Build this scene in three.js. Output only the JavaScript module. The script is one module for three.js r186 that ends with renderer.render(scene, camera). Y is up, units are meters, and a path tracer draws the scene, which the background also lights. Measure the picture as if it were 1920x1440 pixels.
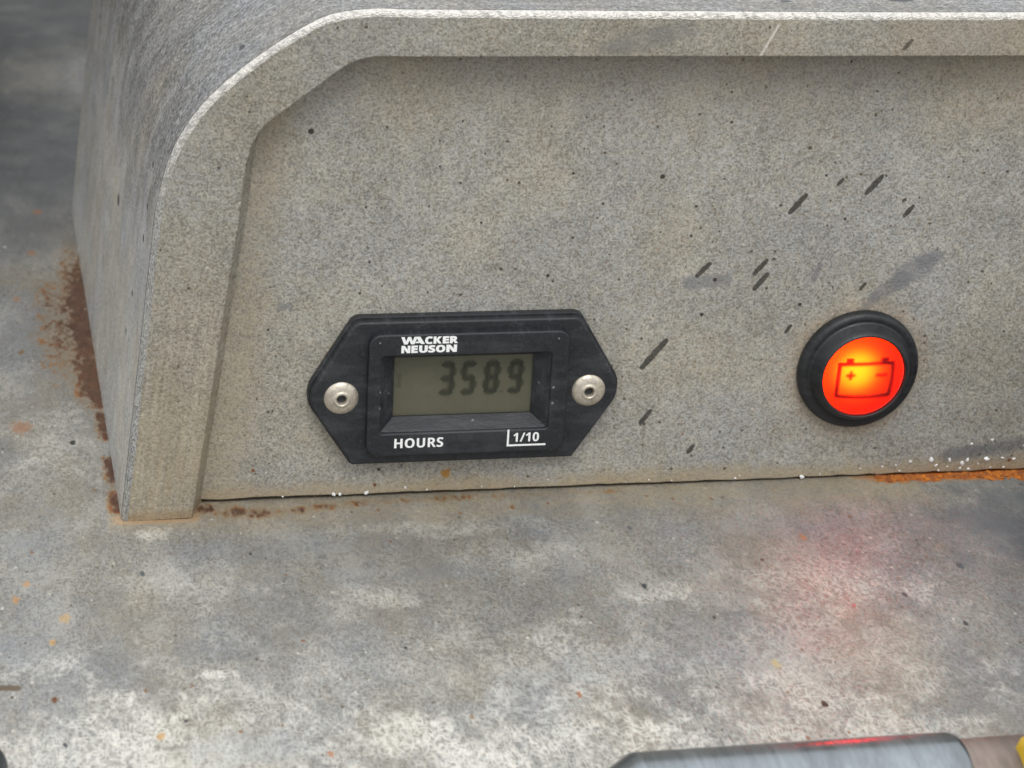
import * as THREE from 'three';
import { mergeGeometries } from 'three/addons/utils/BufferGeometryUtils.js';
import { FontLoader } from 'three/addons/loaders/FontLoader.js';
import { TextGeometry } from 'three/addons/geometries/TextGeometry.js';
import { RectAreaLightUniformsLib } from 'three/addons/lights/RectAreaLightUniformsLib.js';

// ---------------------------------------------------------------- camera, sky, sun, exposure
const scene = new THREE.Scene();
const renderer = new THREE.WebGLRenderer({ antialias: true });
renderer.toneMapping = THREE.LinearToneMapping;
renderer.toneMappingExposure = 1.24;
renderer.shadowMap.enabled = true;
RectAreaLightUniformsLib.init();

const camera = new THREE.PerspectiveCamera(19.456, 1024 / 768, 0.01, 60);
camera.position.set(-0.079626, 0.212907, 0.408169);
camera.setRotationFromMatrix(new THREE.Matrix4().makeBasis(
  new THREE.Vector3(0.980171, 0.054188, 0.190601),
  new THREE.Vector3(0.030012, 0.910189, -0.413105),
  new THREE.Vector3(-0.195868, 0.410634, 0.890514)));
camera.focus = 0.437;
camera.userData.fStop = camera.getFocalLength() / 2.2;

{ // overcast sky: brightest overhead, greyer towards the horizon, dull ground below it
  const w = 256, h = 128, d = new Float32Array(w * h * 4);
  for (let j = 0; j < h; j++) for (let i = 0; i < w; i++) {
    const el = ((j + 0.5) / h - 0.5) * Math.PI, s = Math.sin(el), k = (j * w + i) * 4;
    const up = 0.62 * (1 + 1.3 * Math.max(0, s));
    const t = THREE.MathUtils.smoothstep(el, -0.04, 0.02);
    d[k] = 0.17 * (1 - t) + 0.97 * up * t; d[k + 1] = 0.155 * (1 - t) + 1.0 * up * t; d[k + 2] = 0.13 * (1 - t) + 1.04 * up * t; d[k + 3] = 1;
  }
  const sky = new THREE.DataTexture(d, w, h, THREE.RGBAFormat, THREE.FloatType);
  sky.mapping = THREE.EquirectangularReflectionMapping; sky.magFilter = sky.minFilter = THREE.LinearFilter; sky.needsUpdate = true;
  scene.background = sky; scene.environment = sky;
}
const sun = new THREE.DirectionalLight(new THREE.Color(1, 0.97, 0.92), 1.05);
sun.position.set(-0.02, 1.2, 0.8);
sun.castShadow = true; sun.shadow.radius = 45; sun.shadow.mapSize.set(2048, 2048);
Object.assign(sun.shadow.camera, { left: -0.5, right: 0.5, top: 0.5, bottom: -0.5, near: 0.1, far: 4 });
scene.add(sun); scene.add(sun.target);

// ---------------------------------------------------------------- noise and textures (all in millimetres)
const { sin, cos, abs, min, max, PI, floor, sqrt } = Math;
const hypot = (a, b) => sqrt(a * a + b * b);
const clamp = (x, a = 0, b = 1) => (x < a ? a : x > b ? b : x);
const sstep = (a, b, x) => { const t = clamp((x - a) / (b - a)); return t * t * (3 - 2 * t); };
const mixn = (a, b, t) => a + (b - a) * t;
function hash(i, j, s) {
  let h = Math.imul(i, 374761393) ^ Math.imul(j, 668265263) ^ Math.imul(s, 1442695041);
  h = Math.imul(h ^ (h >>> 13), 1274126177); h ^= h >>> 16;
  return (h >>> 0) / 4294967296;
}
function vn(x, y, s) {
  const i = floor(x), j = floor(y); let u = x - i, v = y - j;
  u = u * u * (3 - 2 * u); v = v * v * (3 - 2 * v);
  const a = hash(i, j, s), b = hash(i + 1, j, s), c = hash(i, j + 1, s), d = hash(i + 1, j + 1, s);
  return a + (b - a) * u + (c - a + (a - b - c + d) * u) * v;
}
const fbm = (x, y, s) => 0.55 * vn(x, y, s) + 0.28 * vn(x * 2.1, y * 2.1, s + 1) + 0.17 * vn(x * 4.3, y * 4.3, s + 2);
let seed = 7;
const rnd = () => { seed = (Math.imul(seed, 1664525) + 1013904223) >>> 0; return seed / 4294967296; };
// curly short ridges, about 0.8 mm across: the grain of the weathered coating
function worm(x, y, s) {
  const wx = x + 0.5 * (vn(x / 1.3, y / 1.3, s + 5) - 0.5), wy = y + 0.5 * (vn(x / 1.3 + 31, y / 1.3, s + 6) - 0.5);
  const a = 1 - 2 * abs(vn(wx / 0.62, wy / 0.62, s) - 0.5), b = 1 - 2 * abs(vn(wx / 0.4 + 9, wy / 0.4, s + 3) - 0.5);
  return 0.6 * a * a + 0.4 * b * b;
}
// sparse round specks: cell size c, share of cells p -> 0..1
function speck(x, y, c, p, s, rmin = 0.12, rmax = 0.32) {
  const i = floor(x / c), j = floor(y / c);
  if (hash(i, j, s) > p) return 0;
  const r = mixn(rmin, rmax, hash(i, j, s + 1)), cx = 0.35 + 0.3 * hash(i, j, s + 2), cy = 0.35 + 0.3 * hash(i, j, s + 3);
  const d = hypot((x / c - i - cx) * mixn(0.7, 1.3, hash(i, j, s + 4)), y / c - j - cy);
  return 1 - sstep(r * 0.7, r, d);
}
function segDist(x, y, ax, ay, bx, by) { // distance to a segment and place along it
  const dx = bx - ax, dy = by - ay, t = clamp(((x - ax) * dx + (y - ay) * dy) / (dx * dx + dy * dy + 1e-9));
  return [hypot(x - ax - dx * t, y - ay - dy * t), t];
}
function makeTex(w, h, x0, y0, x1, y1, fn) {
  const col = new Uint8Array(w * h * 4), dat = new Uint8Array(w * h * 4), o = { r: 0, g: 0, b: 0, bump: 0.5, rough: 0.6 };
  for (let j = 0; j < h; j++) for (let i = 0; i < w; i++) {
    fn(mixn(x0, x1, (i + 0.5) / w), mixn(y0, y1, (j + 0.5) / h), o);
    const k = (j * w + i) * 4;
    col[k] = clamp(o.r, 0, 255); col[k + 1] = clamp(o.g, 0, 255); col[k + 2] = clamp(o.b, 0, 255); col[k + 3] = 255;
    dat[k] = clamp(o.bump) * 255; dat[k + 1] = clamp(o.rough) * 255; dat[k + 2] = 0; dat[k + 3] = 255;
  }
  return [col, dat].map((a, n) => {
    const t = new THREE.DataTexture(a, w, h, THREE.RGBAFormat);
    t.magFilter = THREE.LinearFilter; t.minFilter = THREE.LinearFilter; t.wrapS = t.wrapT = THREE.MirroredRepeatWrapping;
    if (!n) t.colorSpace = THREE.SRGBColorSpace;
    t.needsUpdate = true; return t;
  });
}
const over = (o, r, g, b, a) => { o.r += (r - o.r) * a; o.g += (g - o.g) * a; o.b += (b - o.b) * a; };
// weathered grey coating: warm dust and cool bare zinc mixed in patches
function coating(x, y, s, o, level, warmth, contrast = 1) {
  const w = worm(x, y, s), f = vn(x / 0.27, y / 0.27, s + 11) - 0.5, m = 0.62 * vn(x / 4.5, y / 4.5, s + 20) + 0.38 * vn(x / 1.7, y / 1.7, s + 21) - 0.5, b = vn(x / 22, y / 22, s + 30) - 0.5; o.w = w;
  const fp = f < 0 ? f * 1.35 : f * 0.6, g = contrast * (0.2 * (w - 0.42) + 0.32 * fp) + 0.11 * m + 0.08 * b;
  const t = clamp(warmth + 0.55 * (vn(x / 14 + 50, y / 14, s + 40) - 0.5) + 0.35 * (vn(x / 1.1, y / 1.1, s + 44) - 0.5));
  const k = level * (1 + g);
  const pit = clamp(-2.2 * f - 0.35) * 0.06; o.r = k * mixn(0.99, 1.045, t) * (1 + pit); o.g = k * mixn(1.0, 1.002, t); o.b = k * mixn(1.005, 0.905, t) * (1 - pit);
  o.bump = 0.45 + 0.35 * (w - 0.42) + 0.25 * f + 0.2 * m; o.rough = 0.52 + 0.14 * (w - 0.4) + 0.25 * m;
  const d = speck(x, y, 2.7, 0.10, s + 60, 0.05, 0.13); if (d) over(o, 70, 60, 48, 0.75 * d);
  const l = speck(x + 1.3, y, 3.1, 0.10, s + 70, 0.05, 0.12); if (l) over(o, 205, 198, 185, 0.6 * l);
}
function rustColor(o, x, y, a, s) {
  const n = fbm(x / 1.4, y / 1.4, s); over(o, mixn(62, 150, n), mixn(40, 88, n), mixn(30, 44, n), a); o.rough = mixn(o.rough, 0.92, a); o.bump += a * 0.3 * n;
}
const coated = ([map, data], bump, extra = {}) => new THREE.MeshPhysicalMaterial({ map, bumpMap: data, bumpScale: bump, roughnessMap: data, roughness: 1, metalness: 0.12, ...extra });

// ---------------------------------------------------------------- helpers: geometry is written in millimetres
function mk(name, geo, mat, parent) {
  geo.scale(0.001, 0.001, 0.001);
  const m = new THREE.Mesh(geo, mat); m.name = name; m.castShadow = m.receiveShadow = true; parent.add(m); return m;
}
function thing(name, label, category, x, y, z, kind) {
  const g = new THREE.Group(); g.name = name; g.position.set(x / 1000, y / 1000, z / 1000); g.userData = kind ? { label, category, kind } : { label, category }; scene.add(g); return g;
}
function grid(rows, uvs) { // rows of points -> quad strip surface with smooth normals
  const n = rows[0].length, p = [], u = [], ix = [];
  rows.forEach((r, a) => r.forEach((q, b) => { p.push(...q); u.push(...uvs[a][b]); }));
  for (let a = 0; a + 1 < rows.length; a++) for (let b = 0; b + 1 < n; b++) { const k = a * n + b; ix.push(k, k + 1, k + n, k + 1, k + n + 1, k + n); }
  const g = new THREE.BufferGeometry();
  g.setAttribute('position', new THREE.Float32BufferAttribute(p, 3)); g.setAttribute('uv', new THREE.Float32BufferAttribute(u, 2)); g.setIndex(ix); g.computeVertexNormals(); return g;
}
function planarUV(g, x0, y0, x1, y1, ax = 'x', ay = 'y') {
  const p = g.attributes.position, u = new Float32Array(p.count * 2), gx = { x: 'getX', y: 'getY', z: 'getZ' };
  for (let i = 0; i < p.count; i++) { u[2 * i] = (p[gx[ax]](i) - x0) / (x1 - x0); u[2 * i + 1] = (p[gx[ay]](i) - y0) / (y1 - y0); }
  g.setAttribute('uv', new THREE.BufferAttribute(u, 2)); return g;
}
const lathe = (pts, seg = 96) => { const g = new THREE.LatheGeometry(pts.map(([r, z]) => new THREE.Vector2(r, z)), seg); g.rotateX(PI / 2); return g; }; // axis along +z

// ---------------------------------------------------------------- shelf plate
const SH = [-130, -300, 170, 140]; // x0, z0, x1, z1 of the painted area
const contactX = (z) => -69.3 - (6.3 - z) * 0.0392;
const shelfRust = [ // x, z, rx, rz, strength: in front of the face plate
  [-52.4, 2.5, 2, 2.2, 1], [-46.6, 4.4, 4, 3, 0.85], [-41.4, 5.4, 3.5, 2.6, 1.0], [-33.7, 4.6, 3, 2, 0.8], [-29, 3.4, 4, 2, 0.7], [-22, 2.6, 5, 2, 0.6], [-12, 2.4, 5, 1.6, 0.5], [-1.3, 2.0, 5, 1.6, 0.65], [12, 2.0, 6, 1.6, 0.45], [30, 1.8, 9, 1.5, 0.45],
];
const shelfSpots = [ // x, z, radius, colour
  [29.6, 41.8, 1.0, 45, 48, 52], [80.1, 50.3, 0.9, 70, 70, 74], [67.1, 25.3, 1.1, 165, 105, 62], [51.5, 86.7, 0.9, 40, 30, 18], [8.3, 78.9, 0.9, 150, 85, 45], [46.8, 72.6, 1.3, 182, 160, 105], [-82.8, 70.9, 0.95, 90, 45, 20], [-81.2, 85.3, 0.75, 50, 50, 52], [-78.4, -30.5, 1.0, 32, 34, 30],
  [-65.6, 84.2, 1.1, 185, 135, 75], [-11.9, 84.2, 0.7, 130, 95, 62], [-37.6, 92.9, 0.9, 165, 100, 62], [-89.7, 35.7, 1.3, 182, 125, 70], [-87.7, 29.9, 1.0, 180, 130, 85], [-81, 43.4, 1.7, 182, 145, 95], [95.5, 39.9, 1.1, 75, 80, 84], [68.4, 53.3, 0.6, 190, 90, 92], [-83, 51.8, 1.0, 190, 140, 75],
  [32.4, 18.3, 1.0, 88, 92, 96], [-85.4, -174, 1.9, 150, 95, 62], [-86.8, -143, 2.0, 150, 100, 72], [-89, -39, 3.2, 150, 105, 75], [-90.6, -112, 1.7, 150, 105, 75], [-89.2, -79.6, 1.0, 110, 70, 30], [10.2, 6.9, 0.8, 125, 82, 42], [18, 6.0, 0.6, 110, 70, 36], [-1, 8.8, 0.6, 120, 78, 40],
  [-61, 80, 0.6, 60, 60, 62], [-20, 60, 0.5, 62, 62, 60], [56, 34, 0.6, 80, 66, 50], [40, 55, 0.5, 60, 58, 55], [88, 62, 0.7, 60, 60, 60], [-45, 22, 0.5, 60, 58, 54], [-66, 28, 0.8, 72, 75, 80],
];
const shelfPale = [ // chalky patches: x, z, rx, rz, strength, whiter or bluer
  [-50, 96, 42, 26, 0.6, 0], [0, 102, 40, 22, 0.65, 0], [40, 98, 46, 22, 0.6, 0], [-80, 92, 24, 28, 0.6, 0], [-30, 72, 60, 26, 0.32, 0], [50, 74, 50, 24, 0.32, 0], [-24, 42, 10, 6, 0.5, 0], [-54.3, 65.7, 5, 1.6, 0.9, 0], [-57, 33, 12, 8, 0.35, 0], [10, 28, 14, 6, 0.35, 0], [68, 45, 26, 12, 0.45, 0], [-82, -32, 10, 18, 0.45, 0], [-62, 12, 5, 3, 0.7, 0], [-10, 14, 22, 4, 0.4, 0], [32, 44, 6, 4, 0.5, 0],
  [-89.6, 52, 5, 7, 0.75, 1], [-50, 89, 12, 7, 0.55, 1], [-13, 34, 17, 5, 0.5, 1], [1, 78, 12, 10, 0.4, 1], [30, 70, 22, 6, 0.4, 1], [112, 30, 22, 14, 0.6, 1], [-38, 20, 22, 5, 0.45, 1], [60, 20, 24, 5, 0.4, 1], [-88, 12, 8, 14, 0.5, 1],  // the bluer patch at the right end adds to the shade painted there
];
let rowZ = null, rowPale = [], rowSpots = [], rowRust = []; // only what reaches the row in hand
const shelfTex = makeTex(2048, 1536, ...SH, (x, z, o) => {
  if (z !== rowZ) { rowZ = z; rowPale = shelfPale.filter((p) => abs(z - p[1]) < 1.5 * p[3]); rowSpots = shelfSpots.filter((p) => abs(z - p[1]) < 2.6 * p[2]); rowRust = shelfRust.filter((p) => abs(z - p[1]) < 1.6 * p[3]); }
  coating(x, z * 0.6, 101, o, 127, 0.5, 0.85);
  { const q = fbm(x / 17, z / 26, 131), q2 = fbm(x / 13 + 7, z / 22, 137), q3 = fbm(x / 5, z / 8, 141); over(o, 98, 102, 107, 0.3 * sstep(0.42, 0.75, q + 0.25 * (q3 - 0.5))); over(o, 134, 120, 98, 0.26 * sstep(0.45, 0.78, q2 + 0.3 * (q3 - 0.5))); over(o, 168, 165, 156, 0.35 * sstep(0.5, 0.8, fbm(x / 9, z / 15, 143) + 0.3 * (o.w - 0.4))); }
  if (x > -130 && x < 150 && z > -300) {
    const n1 = fbm(x / 6, z / 6, 151), n2 = o.w, n3 = fbm(x / 1.7, z / 2.6, 152);
    for (const p of rowPale) {
      const px = p[0], pz = p[1], rx = p[2], rz = p[3], a = p[4], blue = p[5]; if (abs(x - px) > 1.5 * rx) continue;
      const d = hypot((x - px) / rx, (z - pz) / rz); if (d > 1.5) continue;
      const k = a * (1 - sstep(0.2, 1.3, d + 1.5 * (n1 - 0.5) + 0.9 * (n3 - 0.5)));
      if (blue) over(o, 118, 124, 131, 0.5 * k); else over(o, 222, 218, 207, k * clamp(0.32 + 0.85 * (n2 - 0.25)));
    }
    { const k = sstep(-105, -215, z + 70 * (fbm(x / 7, z / 26, 153) - 0.5)); if (k > 0) over(o, 88, 89, 89, 0.85 * k * (1 - 0.7 * sstep(-255, -300, z + 30 * (fbm(x / 8, z / 20, 159) - 0.5))) * (0.7 + 0.6 * fbm(x / 10, z / 7, 157))); } // dark streaks, with the shade beside the housing painted in
    if (x > 80) { const d = hypot((x - 122) / 30, (z - 30) / 34), k = 1 - sstep(0.2, 1.1, d + 0.9 * (n1 - 0.5) + 0.3 * (n3 - 0.5)); if (k > 0) over(o, 88, 93, 97, 0.62 * k); } // bluish dark patch painting in the shade at the right end
    // beige silt along the foot of the face plate
    const silt = (1 - sstep(5, 17, z + 9 * (fbm(x / 9, z / 4, 171) - 0.5))) * (z > -2 && x > -72 && x < 100 ? 1 : 0);
    if (silt > 0) over(o, 160, 143, 114, silt * clamp(0.25 + 0.8 * (fbm(x / 2.2, z / 1.6, 181) - 0.25)) * 0.75);
    const rim = 1 - sstep(0.3, 1.6, abs(hypot(max(0, abs(x + 62.3) - 7.2), max(0, z - 6.3)) - 0.5) + 0.8 * (n1 - 0.5)); if (rim > 0 && z > 4 && x < -53) over(o, 176, 138, 98, 0.55 * rim);
    let rust = 0;
    if (x < -66 && x > -100 && z < 8) { // rust creeping out from under the housing wall
      const u = contactX(z) - x, zn = z + 14 * (fbm(x / 6, z / 12, 187) - 0.5);
      const core = sstep(-168, -112, zn) * (1 - sstep(-62, -34, zn)), wide = sstep(-140, -105, zn) * (1 - sstep(-88, -48, zn));
      rust = max(core * 1.15 * (1 - sstep(1, 10, u)), wide * 0.74 * (1 - sstep(6, 19, u)), 0.95 * sstep(-60, -40, zn) * (1 - sstep(0.6, 3.4, u)) * sstep(0.42, 0.62, vn(x / 30, z / 9, 189) + 0.12));
    }
    for (const p of rowRust) { const d = hypot((x - p[0]) / p[2], (z - p[1]) / p[3]), a = p[4]; if (d < 1.6) rust = max(rust, a * (1 - sstep(0.1, 1.6, d))); }
    if (rust > 0) {
      const g = clamp(0.5 + 1.9 * (0.45 * fbm(x / 2.2, z / 5, 191) + 0.55 * fbm(x / 0.7, z / 1.6, 195) - 0.5)), n = fbm(x / 1.1, z / 2.4, 201), a = sstep(0.0, 0.5, rust - 0.9 * (1 - g)), core = sstep(0.35, 0.8, rust + 0.7 * (fbm(x / 2.6, z / 6, 203) - 0.5));
      over(o, 128, 104, 74, 0.5 * sstep(0.1, 0.7, rust + 0.5 * (g - 0.5)));
      over(o, mixn(mixn(112, 160, n), mixn(58, 96, n), core), mixn(mixn(70, 98, n), mixn(38, 60, n), core), mixn(mixn(38, 46, n), mixn(29, 40, n), core), (0.6 + 0.35 * g) * a); o.rough = mixn(o.rough, 0.92, a); o.bump += a * 0.3 * n;
    }
    // orange crust bed at the right end of the gap
    const oc = (1 - sstep(1.6, 4.2, z + 2.4 * (fbm(x / 4, z / 3, 211) - 0.45))) * sstep(86, 97, x + 8 * (vn(x / 3, z / 3, 212) - 0.5)) * (z > -2 ? 1 : 0);
    if (oc > 0) { const g = fbm(x / 1.8, z / 1.4, 215); over(o, mixn(120, 205, g), mixn(62, 112, g), mixn(20, 35, g), oc * sstep(0.3, 0.5, g + 0.12)); o.rough = mixn(o.rough, 0.95, oc); }
    for (const p of rowSpots) { if (abs(x - p[0]) > 2 * p[2]) continue; const [px, pz, r0, cr, cg, cb] = p, r = r0 * 0.8, d = hypot(x - px, (z - pz) * 0.6) + 0.7 * r * (vn(x / 0.5, z / 0.8, 220) - 0.5); if (d < r) over(o, cr, cg, cb, (cr > 100 ? 0.6 : 0.85) * (1 - sstep(r * 0.45, r, d))); }
    if (x < -86 && abs(z - 66) < 4) { const [d] = segDist(x, z, -93, 66, -89.5, 66.5); const k = 1 - sstep(0.6, 1.3, d + 0.5 * (n1 - 0.5)); if (k > 0) over(o, 82, 66, 50, 0.8 * k); }
  }
  const w = speck(x, z * 0.55, 6, 0.06, 231, 0.03, 0.07); if (w) over(o, 205, 202, 195, 0.6 * w);
  const r = speck(x, z * 0.55, 7, 0.08, 241, 0.03, 0.06); if (r) over(o, 120, 86, 60, 0.75 * r);
});
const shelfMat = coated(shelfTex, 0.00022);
{
  const g = new THREE.BoxGeometry(900, 4, 1000, 1, 1, 1); g.translate(0, -2, -150);
  planarUV(g, SH[0], SH[1], SH[2], SH[3], 'x', 'z');
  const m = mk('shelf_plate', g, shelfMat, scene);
  m.userData = { label: 'weathered grey metal shelf plate with rust along the housing foot', category: 'metal plate', kind: 'structure' };
}

// ---------------------------------------------------------------- instrument housing: shell, rim, rim edge, face plate
const housing = thing('instrument_housing', 'weathered grey metal instrument housing with raised rim around its face plate', 'housing', 0, 0, 0);
const MID = 75; // the housing is mirrored about this x
const half = (lower, corner, top) => { // straight side, bent corner, straight top
  const c = new THREE.CatmullRomCurve3(corner.map(([x, y]) => new THREE.Vector3(x, y, 0)), false, 'centripetal');
  const pts = []; for (let i = 0; i < 26; i++) pts.push([mixn(lower[0], corner[0][0], i / 26), mixn(lower[1], corner[0][1], i / 26)]);
  for (let i = 0; i <= 40; i++) { const q = c.getPoint(i / 40); pts.push([q.x, q.y]); }
  const e = pts[pts.length - 1]; for (let i = 1; i <= 24; i++) pts.push([mixn(e[0], MID, i / 24), mixn(e[1], top, i / 24)]);
  const mir = pts.slice(0, -1).reverse().map(([x, y]) => [2 * MID - x, y]); return pts.concat(mir);
};
const outer = half([-69.3, 0.15], [[-61.9, 65], [-60.2, 72.5], [-57.6, 79.2], [-52.8, 86.4], [-45.3, 93.4], [-36.9, 99.4], [-30, 103.1], [-22.3, 104.4], [-14, 104.3]], 104);
const inner = half([-55.3, 0.15], [[-46.0, 64], [-44.9, 73.6], [-43.6, 78.6], [-41.3, 82.2], [-37.1, 85.6], [-30.8, 90.4], [-25.6, 94.2], [-21.3, 95.4], [-14, 95.4]], 95.4);
const normals2 = (P) => P.map((p, i) => { const a = P[max(0, i - 1)], b = P[min(P.length - 1, i + 1)], l = hypot(b[0] - a[0], b[1] - a[1]); return [-(b[1] - a[1]) / l, (b[0] - a[0]) / l]; });
const on = normals2(outer), inn = normals2(inner), LZ = 6.3, RE = 1.25, BACK = -172;
const arc = [0]; for (let i = 1; i < outer.length; i++) arc.push(arc[i - 1] + hypot(outer[i][0] - outer[i - 1][0], outer[i][1] - outer[i - 1][1]));
const FX = [-80, -4, 170, 112]; // face textures: x0, y0, x1, y1
const fuv = (x, y) => [(x - FX[0]) / (FX[2] - FX[0]), (y - FX[1]) / (FX[3] - FX[1])];
const wob = (i) => 0.16 * (vn(arc[i] / 2.2, 3, 301) - 0.5) + 0.12 * (vn(arc[i] / 0.9, 5, 302) - 0.5); // hand-finished edge
{
  const dash = (o, x, y, ax, ay, bx, by, r, a = 0.92) => { const [d0, t] = segDist(x, y, ax, ay, bx, by), d = d0 + 0.3 * r * (vn(x / 0.5, y / 0.5, 399) - 0.45); if (d < r) { over(o, 62, 60, 55, a * (0.8 + 0.25 * vn(x / 0.4, y / 0.4, 398)) * (1 - sstep(0.8, 1, d / (r * (0.62 + 0.38 * sqrt(sin(PI * clamp(t, 0.03, 0.97)))))))); o.rough = mixn(o.rough, 0.42, 0.6); } };
  const dashes = [[65.7, 61.1, 68.6, 64.7, 0.72], [81.5, 65, 84.4, 68.5, 0.7], [90.4, 60, 91.9, 62, 0.62], [75.2, 66.9, 76.1, 68, 0.48], [47.4, 47.7, 49.8, 50.3, 0.66], [59.5, 47.9, 61.8, 50.7, 0.62], [59.8, 44.5, 62.3, 47.7, 0.66], [37.4, 27.6, 42.0, 33.4, 0.78], [38, 14.8, 39.9, 17.5, 0.62], [48.9, 7.5, 50, 9, 0.6], [67.6, 34.6, 68.6, 36.1, 0.5], [82.7, 43.8, 83.8, 45.1, 0.45], [89.6, 63.2, 90.1, 63.7, 0.35]];
  const smudge = [[84.7, 39.9, 86.4, 42, 1.4], [86.4, 42, 92.0, 46, 2.0], [91.5, 46.2, 96.5, 49.4, 3.0], [95.5, 49.6, 99, 51, 1.7], [45.5, 46, 53.5, 46.6, 1.7], [72.2, 46.2, 73.4, 49.6, 0.9], [-37.6, 43, -35.8, 43, 1.0]];
  const dots = [[38.3, 69.1, 0.6], [16.2, 48.4, 0.42], [-32, 79.1, 0.7], [77.6, 59.5, 0.4], [72.5, 68.9, 0.35], [49.1, 39.1, 0.5], [51.2, 46.7, 0.5], [-16.8, 6.3, 0.45], [70, 40.8, 0.5], [20, 70, 0.35], [2, 60, 0.3], [-20, 52, 0.3]];
  const faceTex = makeTex(2048, 768, ...FX, (x, y, o) => {
    coating(x, y, 401, o, 153, 0.6, 1.05);
    const gr = o.w;
    for (const q of smudge) { if (abs(y - q[1]) > 10 || abs(x - q[0]) > 16) continue; const [ax, ay, bx, by, r] = q, [d] = segDist(x, y, ax, ay, bx, by); if (d < r * 1.5) over(o, 112, 113, 117, 0.52 * (1 - sstep(r * 0.6, r * 1.15, d + 0.9 * (gr - 0.4))) * (0.7 + 0.5 * gr)); }
    const top = sstep(72, 92, y + 9 * (fbm(x / 8, y / 8, 411) - 0.5)); if (top > 0) over(o, 138, 122, 100, 0.32 * top * clamp(0.2 + gr)); // browner, darker grain towards the top of the plate
    // beige silt splashed on the foot of the plate, its upper edge ragged
    const silt = 1 - sstep(1.2, 5.2, y + 3 * (fbm(x / 5, y / 4, 421) - 0.5) + 1.2 * (vn(x / 0.8, y / 6, 422) - 0.5)); if (silt > 0) over(o, 164, 147, 118, silt * (0.45 + 0.4 * gr));
    const lf = 1 - sstep(-48.5, -42, x - 0.12 * y + 3 * (fbm(x / 4, y / 6, 425) - 0.5)); if (lf > 0) over(o, 165, 150, 122, 0.4 * lf * (0.4 + gr));
    const hal = hypot(x - 84.1, y - 26.1); if (hal < 19) over(o, 176, 150, 122, 0.45 * (1 - sstep(13.5, 17.5, hal + 3 * (fbm(x / 3, y / 3, 428) - 0.5))) * clamp(0.2 + gr)); // tan dust ring at the lamp
    if (x > 100 && y < 14) { const [d] = segDist(x, y, 108, 4.6, 132, 7.6); const k = 1 - sstep(0.4, 2.4, d + 1.6 * (fbm(x / 4, y / 2, 431) - 0.5)); if (k > 0) over(o, 84, 88, 94, 0.42 * k); }
    const rs = speck(x, y, 5, 0.12, 441, 0.05, 0.12) * (1 - sstep(6, 22, y)) ; if (rs) rustColor(o, x, y, 0.85 * rs, 445);
    { const d = hypot(x + 2.7, y - 4.8) + 0.6 * (vn(x, y, 446) - 0.5); if (d < 1.3) over(o, 158, 110, 45, 0.85 * (1 - sstep(0.7, 1.3, d))); }
    for (const q of dots) { if (abs(y - q[1]) > 1) continue; const r = q[2], d = hypot(x - q[0], y - q[1]); if (d < r) over(o, 46, 42, 38, 0.9 * (1 - sstep(r * 0.6, r, d))); }
    for (const q of dashes) if (abs(y - q[1]) < 8 && abs(x - q[0]) < 8) dash(o, x, y, q[0], q[1], q[2], q[3], q[4]);
    const d2 = speck(x, y, 6, 0.16, 451, 0.03, 0.065); if (d2) over(o, 60, 54, 46, 0.8 * d2);
  });
  const rimTex = makeTex(2048, 768, ...FX, (x, y, o) => {
    if (x > -33 && y < 83) { o.r = o.g = o.b = 140; return; } // the face plate fills this part
    coating(x, y, 501, o, 145, 0.8, 1.0);
    const side = 1 - sstep(20, 70, y); // drawn lines run up the lower side of the rim
    const tx = x - y * 0.125, st = vn(tx / 0.32, y / 14, 511) - 0.5 + 0.6 * (vn(tx / 0.8, y / 22, 512) - 0.5);
    const k = 1 + 0.16 * side * st; o.r *= k; o.g *= k; o.b *= k; o.bump += 0.3 * side * st;
    const foot = 1 - sstep(0.8, 2.6, y + 1.0 * (fbm(x / 2, y / 2, 521) - 0.5)); if (foot > 0) over(o, 128, 104, 76, 0.6 * foot);
    const dust = 1 - sstep(6, 46, y + 16 * (fbm(x / 5, y / 9, 525) - 0.5)); if (dust > 0 && x < 20) over(o, 158, 142, 114, 0.5 * dust * (0.45 + 0.7 * vn(tx / 0.5, y / 5, 526)));
    for (const [ax, ay, bx, by, r] of [[26, 98.2, 34, 99.4, 2.6], [33, 99.6, 39, 101, 2.2], [23, 97, 27, 97.6, 1.5]]) { const [d] = segDist(x, y, ax, ay, bx, by); if (d < 5) over(o, 120, 118, 114, 0.42 * (1 - sstep(r * 0.5, r * 1.3, d + 1.6 * (fbm(x / 1.5, y / 1.5, 531) - 0.5)))); }
    { const [d] = segDist(x, y, 54, 95.8, 56.9, 101.6); if (d < 0.4) over(o, 215, 210, 200, 0.8 * (1 - sstep(0.12, 0.36, d))); }
    dash(o, x, y, 83, 97, 84.4, 98.7, 0.5);
    const tan = sstep(62, 100, x + 22 * (fbm(x / 7, y / 7, 541) - 0.5)); if (tan > 0) over(o, 172, 156, 130, 0.4 * tan * clamp(0.3 + o.w));
  });
  const L = arc[arc.length - 1];
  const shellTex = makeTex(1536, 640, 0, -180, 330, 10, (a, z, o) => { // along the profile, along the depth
    coating(a, z, 601, o, 163, 0.42, 0.95);
    const st = 0.6 * (vn(a / 9, z / 0.5, 611) - 0.5) + 0.6 * (vn(a / 16, z / 1.4, 612) - 0.5); // mill lines follow the bend
    const k = 1 + 0.1 * st; o.r *= k; o.g *= k; o.b *= k; o.bump += 0.15 * st;
    const topShade = sstep(46, 84, a + 34 * (fbm(a / 9, z / 5, 615) - 0.5) + 10 * st); if (topShade > 0) { const q = 1 - topShade * (0.3 - 0.1 * st - 0.35 * (o.w - 0.42)); o.r *= q; o.g *= q * 1.005; o.b *= q * 1.025; } // streaky; shoulder and top painted darker, as duller light would leave them
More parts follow.
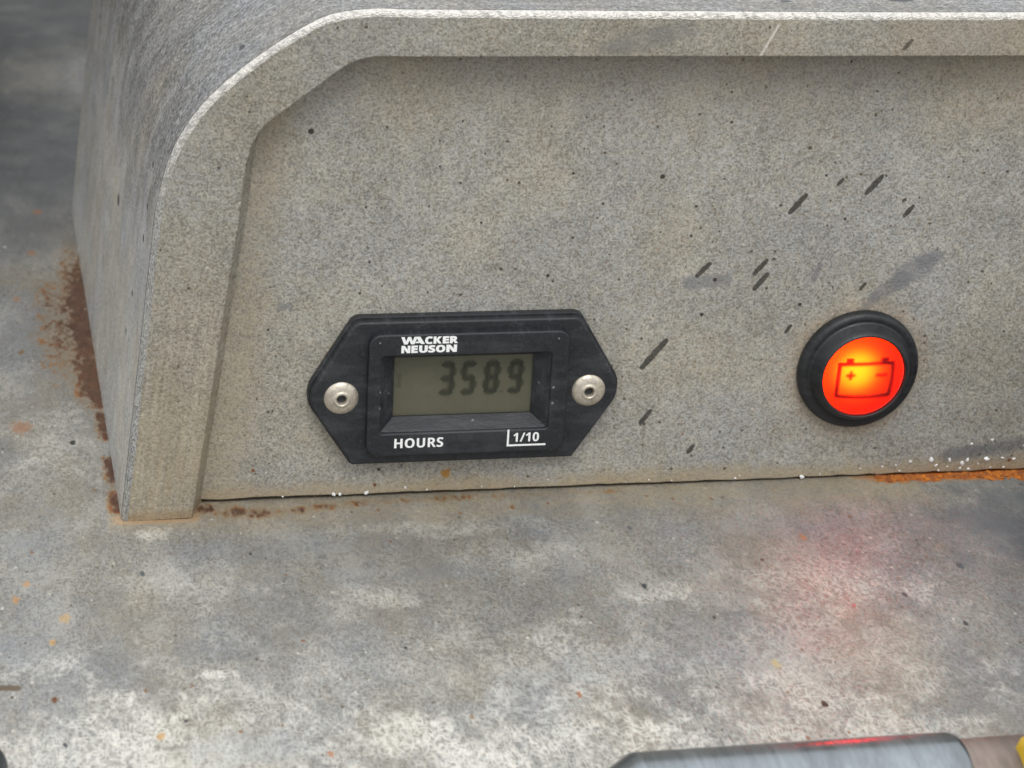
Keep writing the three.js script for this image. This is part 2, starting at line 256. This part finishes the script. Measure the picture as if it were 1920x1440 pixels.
    const warm = clamp(1.6 * (fbm(a / 12, z / 20, 621) - 0.5)); over(o, 168, 152, 124, 0.35 * warm);
    for (const [pa, pz, r] of [[44, -60, 1.6], [40, -16, 0.8], [55, -8, 0.9], [62, -7, 0.8], [70, -9, 0.8], [30, -20, 0.8], [100, -4.5, 0.9]]) { const d = hypot((a - pa), (z - pz) * 0.6); if (d < r) over(o, 54, 54, 54, 0.85 * (1 - sstep(0.5 * r, r, d))); }
    for (const [pa, pz, ra, rz] of [[213, -5.2, 3, 1.6], [208, -1.6, 1.3, 0.7], [232, -3, 3.2, 1.7], [150, -5, 4, 1]]) { const d = hypot((a - pa) / ra, (z - pz) / rz); if (d < 1) over(o, 50, 53, 56, 0.9 * (1 - sstep(0.7, 1, d))); }
  });
  const edgeTex = makeTex(2048, 64, 0, 0, 330, 4, (a, w, o) => { // worn, burnished metal along the edge
    coating(a, w * 0.9, 701, o, 152, 0.45, 1.3); const worn = sstep(62, 92, a + 10 * (fbm(a / 4, w / 2, 703) - 0.5)); over(o, 208, 204, 196, worn * clamp(0.6 + 0.9 * (o.w - 0.2))); o.rough = 0.5 + 0.2 * (vn(a / 0.8, w / 0.8, 705) - 0.5) - 0.08 * worn;
    const st = vn(a / 0.9 + w * 0.25, w / 2, 711); over(o, 140, 137, 132, 0.5 * sstep(0.66, 0.88, st));
  });
  // flat rim face and its sloped inner wall
  const rows = [], uvs = [];
  const N = outer.length, draft = inner.map((_, i) => mixn(2.6, 0.7, abs(inn[i][1])));
  const ring = (fn) => { const r = [], u = []; for (let i = 0; i < N; i++) { const p = fn(i); r.push(p); u.push(fuv(p[0], p[1])); } rows.push(r); uvs.push(u); };
  ring((i) => [outer[i][0] - on[i][0] * (RE + wob(i)), outer[i][1] - on[i][1] * (RE + wob(i)), LZ]);
  for (const t of [0.25, 0.5, 0.75]) ring((i) => [mixn(outer[i][0] - on[i][0] * RE, inner[i][0] + inn[i][0] * 0.4, t), mixn(outer[i][1] - on[i][1] * RE, inner[i][1] + inn[i][1] * 0.4, t), LZ]);
  for (const [d, z] of [[0.4, LZ], [0.12, LZ - 0.1], [0, LZ - 0.4]]) ring((i) => [inner[i][0] + inn[i][0] * d, inner[i][1] + inn[i][1] * d, z]);
  for (const [t, z] of [[0.55, 1.3], [0.8, 0.4], [1, -0.6]]) ring((i) => [inner[i][0] - inn[i][0] * draft[i] * t, inner[i][1] - inn[i][1] * draft[i] * t, z]);
  mk('rim', grid(rows.map((r) => r.slice().reverse()), uvs.map((r) => r.slice().reverse())), coated(rimTex, 0.0002), housing);
  // rounded edge
  const er = [], eu = [];
  for (let k = 0; k <= 8; k++) { const t = k / 8 * PI / 2; er.push(outer.map((p, i) => { const R = RE + wob(i), d = R * (1 - sin(t)); return [p[0] - on[i][0] * d, p[1] - on[i][1] * d, LZ - R + R * cos(t)]; })); eu.push(outer.map((_, i) => [arc[i] / 330, k / 8])); }
  mk('rim_edge', grid(er, eu), coated(edgeTex, 0.0004, { metalness: 0.2 }), housing).userData.label = 'worn bright edge of the rim';
  // shell: sides and top running back, then the rear sheet
  const sr = [], su = [], zs = []; for (let k = 0; k <= 20; k++) zs.push(mixn(LZ - RE, BACK, k / 20));
  for (const z of zs) { const grow = (LZ - z) * 0.0392; sr.push(outer.map((p, i) => { const w = z > 4 ? wob(i) : 0; return [p[0] + on[i][0] * grow, p[1] + on[i][1] * grow - (i === 0 || i === N - 1 ? p[1] - 0.15 + on[i][1] * grow : 0), z - w]; })); su.push(outer.map((_, i) => [arc[i] / 330, (z + 180) / 190])); }
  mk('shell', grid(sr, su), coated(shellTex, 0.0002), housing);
  const bs = new THREE.Shape(sr[sr.length - 1].map((p) => new THREE.Vector2(p[0], p[1]))), bg = new THREE.ExtrudeGeometry(bs, { depth: 1.5, bevelEnabled: false }); bg.translate(0, 0, BACK - 1.4);
  mk('rear_sheet', bg, new THREE.MeshStandardMaterial({ color: 0x8c8a84, roughness: 0.6 }), housing);
  // face plate, standing 0.6 mm clear of the shelf
  const fp = inner.map((p, i) => new THREE.Vector2(p[0] + inn[i][0] * 0.6 - inn[i][0] * draft[i], p[1] + inn[i][1] * 0.6 - inn[i][1] * draft[i])).filter((p) => p.y > 0.8);
  const first = fp[0], last = fp[fp.length - 1];
  const foot = []; for (let k = 0; k <= 120; k++) { const x = mixn(last.x, first.x, k / 120); foot.push(new THREE.Vector2(x, 0.85 + 0.3 * (vn(x / 3, 1, 801) - 0.5) + 0.15 * (vn(x / 0.8, 2, 802) - 0.5) - 0.002 * (x + 55))); }
  const pg = new THREE.ExtrudeGeometry(new THREE.Shape(fp.concat(foot)), { depth: 1.6, bevelEnabled: true, bevelSize: 0.25, bevelThickness: 0.25, bevelSegments: 2, bevelOffset: -0.25, curveSegments: 4 });
  pg.translate(0, 0, -1.85); planarUV(pg, ...FX);
  mk('face_plate', pg, coated(faceTex, 0.0002), housing);
}

// ---------------------------------------------------------------- hour meter
const black = (() => { // dusty black plastic
  const t = makeTex(512, 512, 0, 0, 64, 64, (x, y, o) => {
    const n = vn(x / 0.35, y / 0.35, 901) - 0.5, m = fbm(x / 5, y / 5, 911) - 0.5, k = 35 + 13 * n + 15 * m;
    o.r = k * 0.96; o.g = k * 1.02; o.b = k * 1.12; o.bump = 0.5 + 0.5 * n; o.rough = 0.52 + 0.25 * m + 0.12 * n;
    const d = speck(x, y, 1.7, 0.08, 921, 0.05, 0.13); if (d) over(o, 105, 103, 98, 0.5 * d);
    const l = speck(x, y, 5, 0.08, 931, 0.03, 0.07); if (l) over(o, 190, 186, 178, 0.7 * l);
    const dust = sstep(0.12, 0.4, m + 0.4 * n); over(o, 92, 91, 88, 0.3 * dust); const sm = sstep(0.55, 0.8, fbm(x / 9 + y / 20, y / 3, 941)); over(o, 84, 85, 86, 0.3 * sm);
  });
  return coated(t, 0.00006, { metalness: 0 });
})();
const white = new THREE.MeshStandardMaterial({ color: new THREE.Color(0.86, 0.86, 0.85), roughness: 0.6 });
const alloy = (() => {
  const t = makeTex(256, 256, 0, 0, 10, 10, (x, y, o) => {
    const n = fbm(x / 1.2, y / 1.2, 951) - 0.5, f = vn(x / 0.2, y / 0.2, 955) - 0.5, k = 196 + 60 * n + 18 * f;
    o.r = k * 1.0; o.g = k * 0.955; o.b = k * 0.875; o.bump = 0.5 + 0.6 * n + 0.2 * f; o.rough = 0.42 + 0.35 * n;
    const d = sstep(0.16, 0.3, n); over(o, 132, 120, 98, 0.4 * d);
  });
  return coated(t, 0.00008, { metalness: 0.6 });
})();
const font = await new FontLoader().loadAsync('fonts/droid/droid_sans_bold.typeface.json');
function lettering(name, str, x0, x1, y0, y1, z, parent, mat = white, fat = 0) {
  const g = new TextGeometry(str, { font, size: 10, depth: 1, curveSegments: 5, bevelEnabled: fat > 0, bevelSize: fat, bevelThickness: 0.01, bevelSegments: 1 });
  g.computeBoundingBox(); const b = g.boundingBox, sx = (x1 - x0) / (b.max.x - b.min.x), sy = (y1 - y0) / (b.max.y - b.min.y);
  g.translate(-b.min.x, -b.min.y, 0); g.scale(sx, sy, 0.05); g.translate(x0, y0, z); return mk(name, g, mat, parent);
}
{
  const M = thing('hour_meter', 'black plastic hour meter with grey display riveted to the face plate', 'hour meter', 0, 24.29, 0);
  const hx = (grow) => { // flat-sided body with a rounded lug round each rivet
    const s = new THREE.Shape(), r = 5.9 + grow, T = 16.35 + grow, B = -15 - grow, c = 25.6, w = 22.9 + grow * 0.5;
    const tangent = (px, py, cx, cy, side) => { const dx = px - cx, dy = py - cy, d = hypot(dx, dy), a = Math.atan2(dy, dx) + side * Math.acos(r / d); return a; };
    const a1 = tangent(w, B, c, 0.2, 1), a2 = tangent(w, T, c, 0.2, -1);
    s.moveTo(-w, B); s.lineTo(w, B); s.absarc(c, 0.2, r, a1, a2, false);
    const q = 1.6; s.lineTo(w + 0.5 * q, T - 0.9 * q); s.quadraticCurveTo(w, T, w - q, T); s.lineTo(-w + q, T); s.quadraticCurveTo(-w, T, -w - 0.5 * q, T - 0.9 * q); s.absarc(-c, 0.2, r, PI - a2, PI - a1 + 2 * PI, false); s.lineTo(-w, B); return s;
  };
  const rr = (x0, y0, x1, y1, r, P = THREE.Shape) => { const s = new P(); s.moveTo(x0 + r, y0); s.lineTo(x1 - r, y0); s.absarc(x1 - r, y0 + r, r, -PI / 2, 0); s.lineTo(x1, y1 - r); s.absarc(x1 - r, y1 - r, r, 0, PI / 2); s.lineTo(x0 + r, y1); s.absarc(x0 + r, y1 - r, r, PI / 2, PI); s.lineTo(x0, y0 + r); s.absarc(x0 + r, y0 + r, r, PI, 1.5 * PI); return s; };
  const uvm = (g) => planarUV(g, 0, 0, 64, 64);
  const gk = hx(0.5); gk.holes.push(rr(-18.2, -8, 17.6, 10.1, 0.5, THREE.Path));
  const gg = new THREE.ExtrudeGeometry(gk, { depth: 1.3, bevelEnabled: true, bevelSize: 0.25, bevelThickness: 0.25, bevelSegments: 2, bevelOffset: -0.25 }); gg.translate(0, 0, 0.27);
  mk('flange', uvm(gg), black, M);
  const pl = hx(0); pl.holes.push(rr(-18.2, -8, 17.6, 10.1, 0.5, THREE.Path));
  const pg = new THREE.ExtrudeGeometry(pl, { depth: 1.3, bevelEnabled: true, bevelSize: 0.55, bevelThickness: 0.55, bevelSegments: 4, bevelOffset: -0.55, curveSegments: 24 }); pg.translate(0, 0, 1.75);
  mk('body', uvm(pg), black, M);
  const fr = rr(-20.3, -12.6, 20.6, 14.2, 2.6); fr.holes.push(rr(-17.6, -7.5, 17.0, 9.5, 0.7, THREE.Path));
  const fg = new THREE.ExtrudeGeometry(fr, { depth: 1.2, bevelEnabled: true, bevelSize: 0.4, bevelThickness: 0.4, bevelSegments: 4, bevelOffset: -0.4, curveSegments: 16 }); fg.translate(0, 0, 3.6);
  mk('frame', uvm(fg), black, M);
  // four sloped walls down to the display
  const A = [[-17.9, -7.8], [17.3, -7.8], [17.3, 9.8], [-17.9, 9.8]], Bq = [[-14.55, -5.4], [14.0, -5.4], [14.0, 7.7], [-14.55, 7.7]], wg = [];
  for (let k = 0; k < 4; k++) { const n = (k + 1) % 4, f = (q, z) => [q[0], q[1], z]; wg.push(grid([[f(Bq[k], 1.55), f(Bq[n], 1.55)], [f(A[k], 4.75), f(A[n], 4.75)]], [[[0, 0], [0.45, 0]], [[0, 0.08], [0.45, 0.08]]])); wg.push(grid([[f(Bq[k], 1.0), f(Bq[n], 1.0)], [f(Bq[k], 1.55), f(Bq[n], 1.55)]], [[[0, 0], [0.4, 0]], [[0, 0.02], [0.4, 0.02]]])); }
  mk('display_surround', mergeGeometries(wg), black, M);
  // display: grey-green backing, dark segments floating above it, dusty clear window
  const bt = makeTex(512, 256, -15, -6, 15, 8, (x, y, o) => { const n = vn(x / 0.16, y / 0.16, 971) - 0.5, m = fbm(x / 3, y / 3, 975) - 0.5, k = 1 + 0.08 * n + 0.12 * m; o.r = 98 * k; o.g = 96 * k; o.b = 80 * k; o.rough = 0.7; const d = speck(x, y, 1.5, 0.06, 977, 0.04, 0.1); if (d) over(o, 165, 160, 140, 0.6 * d); });
  const bgm = new THREE.BoxGeometry(29.2, 13.6, 0.5); bgm.translate(-0.27, 1.15, 0.55); planarUV(bgm, -15, -6, 15, 8);
  const disp = mk('display', bgm, coated(bt, 0.00002, { metalness: 0 }), M);
  const segMat = new THREE.MeshPhysicalMaterial({ color: new THREE.Color(0.84, 0.85, 0.84), roughness: 0.2, transmission: 1, thickness: 0, ior: 1.02 });
  const SEG = { 3: 'abgcd', 5: 'afgcd', 8: 'abcdefg', 9: 'abfgcd' };
  const seg = (ch, x0, x1, y0, y1, t, z) => { // one digit made of bevelled bars
    const ym = (y0 + y1) / 2, e = 0.12, out = [], H = (y) => [[x0 + e, y], [x0 + e + t / 2, y + t / 2], [x1 - e - t / 2, y + t / 2], [x1 - e, y], [x1 - e - t / 2, y - t / 2], [x0 + e + t / 2, y - t / 2]], V = (x, a, b) => [[x, a + e], [x + t / 2, a + e + t / 2], [x + t / 2, b - e - t / 2], [x, b - e], [x - t / 2, b - e - t / 2], [x - t / 2, a + e + t / 2]];
    const h = 0.6, S = { a: H(y1 - h), g: H(ym), d: H(y0 + h), f: V(x0 + h, ym, y1 - h), b: V(x1 - h, ym, y1 - h), e: V(x0 + h, y0 + h, ym), c: V(x1 - h, y0 + h, ym) };
    for (const k of SEG[ch]) out.push(new THREE.ShapeGeometry(new THREE.Shape(S[k].map((p) => new THREE.Vector2(...p)))));
    const g = mergeGeometries(out), sh = new THREE.Matrix4().makeShear(0, 0, 0.05, 0, 0, 0); g.applyMatrix4(sh); g.translate(0, 0, z); return g;
  };
  [['3', -5.3, -2.2], ['5', -0.9, 2.2], ['8', 3.9, 7.0], ['9', 8.8, 11.9]].forEach(([c, a, b]) => mk('digit', mergeGeometries([[0.7, 1.36], [1.1, 1.28], [1.5, 1.2], [1.9, 1.12]].map(([t, z]) => seg(c, a - 0.1, b + 0.1, -1.0, 6.3, t, z))), segMat, disp));
  const dot = new THREE.CircleGeometry(0.4, 16); dot.translate(7.75, -0.6, 1.25); mk('decimal_point', dot, segMat, disp);
  const ti = new THREE.ShapeGeometry(new THREE.Shape([[-14.0, 0.9], [-12.9, 0.9], [-13.15, 2.4], [-12.9, 3.9], [-14.0, 3.9], [-13.75, 2.4]].map((p) => new THREE.Vector2(...p)))); ti.translate(0, 0, 1.25); mk('timer_symbol', ti, segMat, disp);
  const win = new THREE.PlaneGeometry(28.5, 13.05); win.translate(-0.27, 1.15, 1.5);
  mk('window', win, new THREE.MeshPhysicalMaterial({ color: new THREE.Color(0.9, 0.9, 0.86), roughness: 0.34, transmission: 1, thickness: 0, ior: 1.45 }), M);
  // printed words
  const ZT = 5.17;
  lettering('lettering', 'W', -13.95, -10.65, 12.15, 13.75, ZT, M, white, 0.35);
  const aS = new THREE.Shape([[-10.72, 13.75], [-10.2, 13.75], [-9.2, 12.15], [-9.98, 12.15], [-10.12, 12.38], [-11.15, 12.38], [-10.95, 12.72], [-10.5, 12.72], [-10.85, 13.35]].map((p) => new THREE.Vector2(...p)));
  const ag = new THREE.ExtrudeGeometry(aS, { depth: 0.05, bevelEnabled: false }); ag.translate(0.05, 0, ZT); mk('lettering', ag, white, M);
  lettering('lettering', 'C', -9.15, -7.6, 12.1, 13.75, ZT, M, white, 0.5);
  lettering('lettering', 'K', -7.45, -5.8, 12.15, 13.7, ZT, M, white, 0.5);
  lettering('lettering', 'E', -5.6, -4.3, 12.15, 13.7, ZT, M, white, 0.5);
  lettering('lettering', 'R', -4.15, -2.5, 12.15, 13.7, ZT, M, white, 0.5);
  [['N', -13.9, -12.1], ['E', -11.9, -10.6], ['U', -10.35, -8.6], ['S', -8.5, -7.05], ['O', -6.95, -5.05], ['N', -4.85, -2.9]].forEach(([c, a, b]) => lettering('lettering', c, a + 0.05, b + (c === 'N' && a > -6 ? 0.25 : 0.05), 10.25, 11.85, ZT, M, white, 0.5));
  lettering('lettering', 'HOURS', -14.6, -4.55, -10.75, -8.6, ZT, M);
  lettering('lettering', '1/10', 9.95, 15.3, -10.25, -8.2, ZT, M);
  for (const [w, h, x, y] of [[0.4, 3.75, 8.85, -9.33], [7.7, 0.4, 12.92, -11.0]]) { const g = new THREE.BoxGeometry(w, h, 0.05); g.translate(x, y, ZT + 0.025); mk('marking_line', g, white, M); }
  // blind rivets
  for (const s of [-1, 1]) {
    const R = new THREE.Group(); R.name = 'rivet'; R.position.set(s * 0.0254, 0.0001, 0.0036); R.rotation.z = s * 0.7 + 0.4; M.add(R);
    const hg = lathe([[0.95, -0.5], [0.95, 0.6], [1.02, 1.0], [1.2, 1.17], [1.42, 1.18], [1.6, 1.05], [1.68, 0.9], [1.95, 0.86], [2.5, 0.72], [3.0, 0.48], [3.35, 0.2], [3.5, 0], [3.5, -0.15]]); planarUV(hg, -5, -5, 5, 5);
    mk('rivet_head', hg, alloy, R);
    const pin = lathe([[0, -0.3], [0.6, -0.25], [0.93, -0.45], [0.93, -0.8]], 24); mk('rivet_pin', pin, new THREE.MeshStandardMaterial({ color: 0x4a443c, roughness: 0.7, metalness: 0.4 }), R);
  }
}

// ---------------------------------------------------------------- battery warning lamp
{
  const W = thing('battery_warning_lamp', 'round black warning lamp with glowing red lens and battery symbol', 'indicator lamp', 84.1, 26.14, 0);
  const rub = black.clone(); rub.color.setScalar(0.6);
  const bz = lathe([[9.0, 0.1], [13.05, 0.1], [13.25, 0.5], [13.25, 1.3], [13.0, 2.0], [12.5, 2.45], [11.9, 2.55], [11.45, 2.45], [11.2, 2.5], [10.9, 2.9], [10.2, 4.2], [9.75, 4.95], [9.45, 5.25], [9.2, 5.3], [9.02, 5.15], [8.98, 4.6], [8.98, 0.2]], 128); planarUV(bz, 0, 0, 64, 64);
  mk('bezel', bz, rub, W);
  const floorG = lathe([[0, 0.25], [8.3, 0.25]], 64);
  mk('reflector_floor', floorG, new THREE.MeshStandardMaterial({ color: new THREE.Color(0.6, 0.02, 0.02), roughness: 0.9 }), W);
  const cup = lathe([[8.3, 0.25], [8.5, 1.2], [8.95, 4.4]], 64);
  mk('reflector_wall', cup, new THREE.MeshStandardMaterial({ color: new THREE.Color(0.8, 0.01, 0.02), roughness: 0.8 }), W);
  const base = lathe([[3.6, 3.1], [3.7, 2.95], [3.7, 0.3]], 64); base.translate(-1.9, 1.8, 0);
  mk('led_base', base, new THREE.MeshStandardMaterial({ color: new THREE.Color(0.5, 0.02, 0.02), roughness: 0.7 }), W);
  const chip = lathe([[0, 3.3], [2.0, 3.27], [3.2, 3.2], [3.6, 3.1]], 64); chip.translate(-1.9, 1.8, 0);
  mk('led', chip, new THREE.MeshStandardMaterial({ color: new THREE.Color(0.2, 0.02, 0.01), emissive: new THREE.Color(1, 0.85, 0.05), emissiveIntensity: 38 }), W);
  const lens = lathe([[0, 5.5], [4, 5.42], [7.2, 5.2], [8.3, 5.0], [8.75, 4.75], [8.95, 4.4]], 96);
  const lensPart = mk('lens', lens, new THREE.MeshPhysicalMaterial({ color: new THREE.Color(1, 0.03, 0.008), roughness: 1.0, transmission: 1, thickness: 0, ior: 1.22 }), W);
  // battery symbol printed on the lens
  const V2 = (a) => a.map((p) => new THREE.Vector2(...p)), sy = new THREE.Shape(V2([[-6.0, -4.3], [6.0, -4.3], [6.0, 3.5], [4.6, 3.5], [4.6, 4.35], [2.8, 4.35], [2.8, 3.5], [-2.7, 3.5], [-2.7, 4.35], [-4.3, 4.35], [-4.3, 3.5], [-6.0, 3.5]]));
  sy.holes.push(new THREE.Path(V2([[-5.1, -3.45], [-5.1, 2.65], [5.1, 2.65], [5.1, -3.45]])));
  const plus = new THREE.Shape(V2([[-4.1, 0.28], [-3.42, 0.28], [-3.42, -0.4], [-2.72, -0.4], [-2.72, 0.28], [-2.04, 0.28], [-2.04, 0.94], [-2.72, 0.94], [-2.72, 1.62], [-3.42, 1.62], [-3.42, 0.94], [-4.1, 0.94]]));
  const minus = new THREE.Shape(V2([[2.0, 0.28], [4.4, 0.28], [4.4, 1.0], [2.0, 1.0]]));
  const sg = new THREE.ShapeGeometry([sy, plus, minus]); { const p = sg.attributes.position; for (let i = 0; i < p.count; i++) p.setZ(i, 5.08); }
  mk('battery_symbol', sg, new THREE.MeshPhysicalMaterial({ color: new THREE.Color(0.07, 0.02, 0.01), roughness: 0.5, transmission: 1, thickness: 0, ior: 1.05 }), lensPart);
  const glow = new THREE.RectAreaLight(new THREE.Color(1, 0.03, 0.16), 2.6, 0.012, 0.012); glow.name = 'lamp_glow'; glow.position.set(0, 0, 0.0058); glow.lookAt(new THREE.Vector3(0, 0, 1)); W.add(glow);
  glow.rotation.set(0, PI, 0);
}

// ---------------------------------------------------------------- lever lying across the shelf, and what else shows at the frame's foot
{
  const T = thing('control_lever', 'bright steel lever sleeve with brown shaft and yellow grip lying on the shelf', 'lever', 5, 10, 130);
  const st = makeTex(512, 512, 0, 0, 64, 64, (x, y, o) => { const n = fbm(x / 3, y / 9, 1001) - 0.5, f = vn(x / 0.4, y / 0.4, 1005) - 0.5, k = 138 + 44 * n + 14 * f; o.r = k * 0.96; o.g = k; o.b = k * 1.02; o.bump = 0.5 + 0.3 * f + 0.3 * n; o.rough = 0.27 + 0.25 * n; });
  const steel = coated(st, 0.00005, { metalness: 0.85 });
  const body = new THREE.LatheGeometry([[0, -4.5], [6.6, -4.5], [7.2, -4.2], [9.7, -0.3], [10, 0.6], [10, 52], [9.6, 53], [8.6, 53.4]].map((p) => new THREE.Vector2(...p)), 96); body.rotateZ(-PI / 2); planarUV(body, 0, 0, 64, 64);
  mk('sleeve', body, steel, T);
  const bt = makeTex(256, 256, 0, 0, 64, 64, (x, y, o) => { const n = fbm(x / 5, y / 5, 1011) - 0.5, f = vn(x / 0.6, y / 0.6, 1015) - 0.5, k = 1 + 0.5 * n + 0.15 * f; o.r = 118 * k; o.g = 106 * k; o.b = 98 * k; o.bump = 0.5 + 0.4 * n + 0.2 * f; o.rough = 0.5; });
  const sh = new THREE.CylinderGeometry(9.4, 9.0, 40, 64); sh.rotateZ(-PI / 2); sh.translate(73, -0.6, -0.4); planarUV(sh, 0, 0, 64, 64);
  mk('shaft', sh, coated(bt, 0.00015, { metalness: 0.4 }), T);
  const gp = new THREE.LatheGeometry([[0, 64], [9.2, 64], [11, 66], [11.6, 70], [11.6, 120], [9, 124], [0, 125]].map((p) => new THREE.Vector2(...p)), 64); gp.rotateZ(-PI / 2); gp.translate(-2.2, 1.2, 6);
  mk('grip', gp, new THREE.MeshPhysicalMaterial({ color: new THREE.Color(0.62, 0.40, 0.02), roughness: 0.45 }), T);
}
{ // dark rod whose flank just enters the frame
  const g = new THREE.LatheGeometry([[0, 0], [5.5, 0], [7, 1.5], [7, 118], [6, 120], [0, 120]].map((p) => new THREE.Vector2(...p)), 48); g.rotateX(PI / 2); g.translate(0, 7, 0);
  const R = mk('steel_rod', g, new THREE.MeshStandardMaterial({ color: 0x3a4045, roughness: 0.5, metalness: 0.5 }), scene); R.position.set(-0.0972, 0, 0.1); R.userData = { label: 'dark steel rod lying on the chalky front of the shelf', category: 'rod' };
}
{ // unseen ribbed form, added beyond the right edge to shade the shelf end
  const B = thing('right_shade_form', 'unseen black ribbed form added to shade the right end of the shelf', 'shade_form', 142, 0, 52), pr = [[0, 0], [33, 0], [33.5, 2]];
  for (let k = 0; k < 9; k++) { const r = 32 - k * 0.9, y = 3 + k * 3.6; pr.push([r, y], [r + 1.2, y + 2.2], [r - 2.2, y + 4.6]); } pr.push([16, 36], [14, 48], [0, 50]);
  const g = new THREE.LatheGeometry(pr.map((p) => new THREE.Vector2(...p)), 64); mk('ribbed_form', g, new THREE.MeshStandardMaterial({ color: 0x15161a, roughness: 0.7 }), B);
}
{ // unseen panel and sloping slab, added to shade the plate beside the housing
  const dark = new THREE.MeshStandardMaterial({ color: 0x2e3032, roughness: 0.6 });
  const g = new THREE.BoxGeometry(70, 8, 250); g.rotateX(-0.26); g.translate(-128, 82, -215);
  mk('rear_shade_slab', g, dark, scene).userData = { label: 'unseen dark sloping slab added to shade the rear corner of the shelf', category: 'shade_slab', kind: 'structure' };
  const w = new THREE.BoxGeometry(700, 180, 10); w.translate(0, 90, -425);
  mk('rear_shade_panel', w, dark, scene).userData = { label: 'unseen dark panel added to shade the back of the shelf', category: 'shade panel', kind: 'structure' };
}
// ---------------------------------------------------------------- loose matter: white flakes and rust crust in the gap
{
  const flakeAt = [[-26, 1.0, 0.7], [-24.7, 0.9, 0.5], [-19.3, 1.0, 0.8], [-36.5, 0.9, 0.4], [-11.1, 1.9, 0.4], [-6.6, 1.2, 0.35], [75, 0.7, 0.8], [104, 3.6, 0.8], [108.2, 3.4, 0.7], [111.2, 2.5, 0.9], [112.4, 3.2, 0.7], [116.8, 3.3, 0.9], [112.8, 7.1, 0.6], [117.4, 7.9, 0.6], [123.1, 3, 0.6], [105.3, 2.2, 0.5], [99.3, 3.4, 0.6], [125.1, 6.2, 0.4], [120.5, 3.4, 0.5], [110.9, 1.3, 0.45], [106, 0.9, 0.4], [113, 1.0, 0.5], [118, 1.2, 0.35], [121, 1.0, 0.4], [96, 2.6, 0.35], [93, 2.4, 0.4], [97, 1.2, 0.35], [88, 2.2, 0.25], [79, 1.2, 0.3], [60, 1.0, 0.35], [61, 1.6, 0.25], [41, 1.4, 0.3], [46, 1.0, 0.3], [36, 1.2, 0.2], [5, 1.4, 0.25], [12, 1.1, 0.25], [19, 2.4, 0.25], [-40, 6.5, 0.25], [115, 2.2, 0.35], [108, 1.8, 0.3]];
  const fl = flakeAt.map(([x, y, r]) => { const g = new THREE.IcosahedronGeometry(r * 0.6, 0), p = g.attributes.position; for (let i = 0; i < p.count; i++) { const h3 = (n) => 0.45 + 0.95 * hash(Math.round(p.getX(i) * 900) + n * 7919, Math.round(p.getY(i) * 900 + p.getZ(i) * 411), 77 + floor(x)); p.setXYZ(i, p.getX(i) * h3(1), p.getY(i) * h3(2) * 1.3, p.getZ(i) * h3(3) * 0.6); } g.rotateZ(rnd() * 3); g.translate(x, y, 0.12 * r); g.computeVertexNormals(); return g; });
  mk('mineral_flakes', mergeGeometries(fl), new THREE.MeshPhysicalMaterial({ color: new THREE.Color(0.8, 0.8, 0.8), roughness: 0.3 }), scene).userData = { label: 'small white mineral flakes stuck along the foot of the face plate', category: 'flakes', kind: 'stuff' };
  const cr = [];
  for (let k = 0; k < 150; k++) {
    const u = rnd(), x = 92 + 34 * u, z = 0.5 + 2.6 * rnd() * rnd() * (x > 101 && x < 108 || x > 116 ? 1.5 : 0.8), r = 0.35 + 0.75 * rnd();
    const g = new THREE.IcosahedronGeometry(r, 1), p = g.attributes.position; for (let i = 0; i < p.count; i++) { const q = 0.6 + 0.8 * hash(Math.round(p.getX(i) * 700), Math.round(p.getY(i) * 700 + p.getZ(i) * 311), k); p.setXYZ(i, p.getX(i) * q * 1.3, p.getY(i) * q * 0.32, p.getZ(i) * q * 0.8); }
    const c = new Float32Array(p.count * 3), t = rnd(); for (let i = 0; i < p.count; i++) { c[3 * i] = mixn(0.22, 0.5, t); c[3 * i + 1] = mixn(0.065, 0.16, t); c[3 * i + 2] = 0.016; }
    g.setAttribute('color', new THREE.BufferAttribute(c, 3)); g.rotateY(rnd() * 6); g.translate(x, 0.05, z); g.computeVertexNormals(); cr.push(g);
  }
  mk('rust_crust', mergeGeometries(cr), new THREE.MeshStandardMaterial({ vertexColors: true, roughness: 0.95 }), scene).userData = { label: 'orange rust crust along the shelf gap below the warning lamp', category: 'rust', kind: 'stuff' };
}
renderer.render(scene, camera);
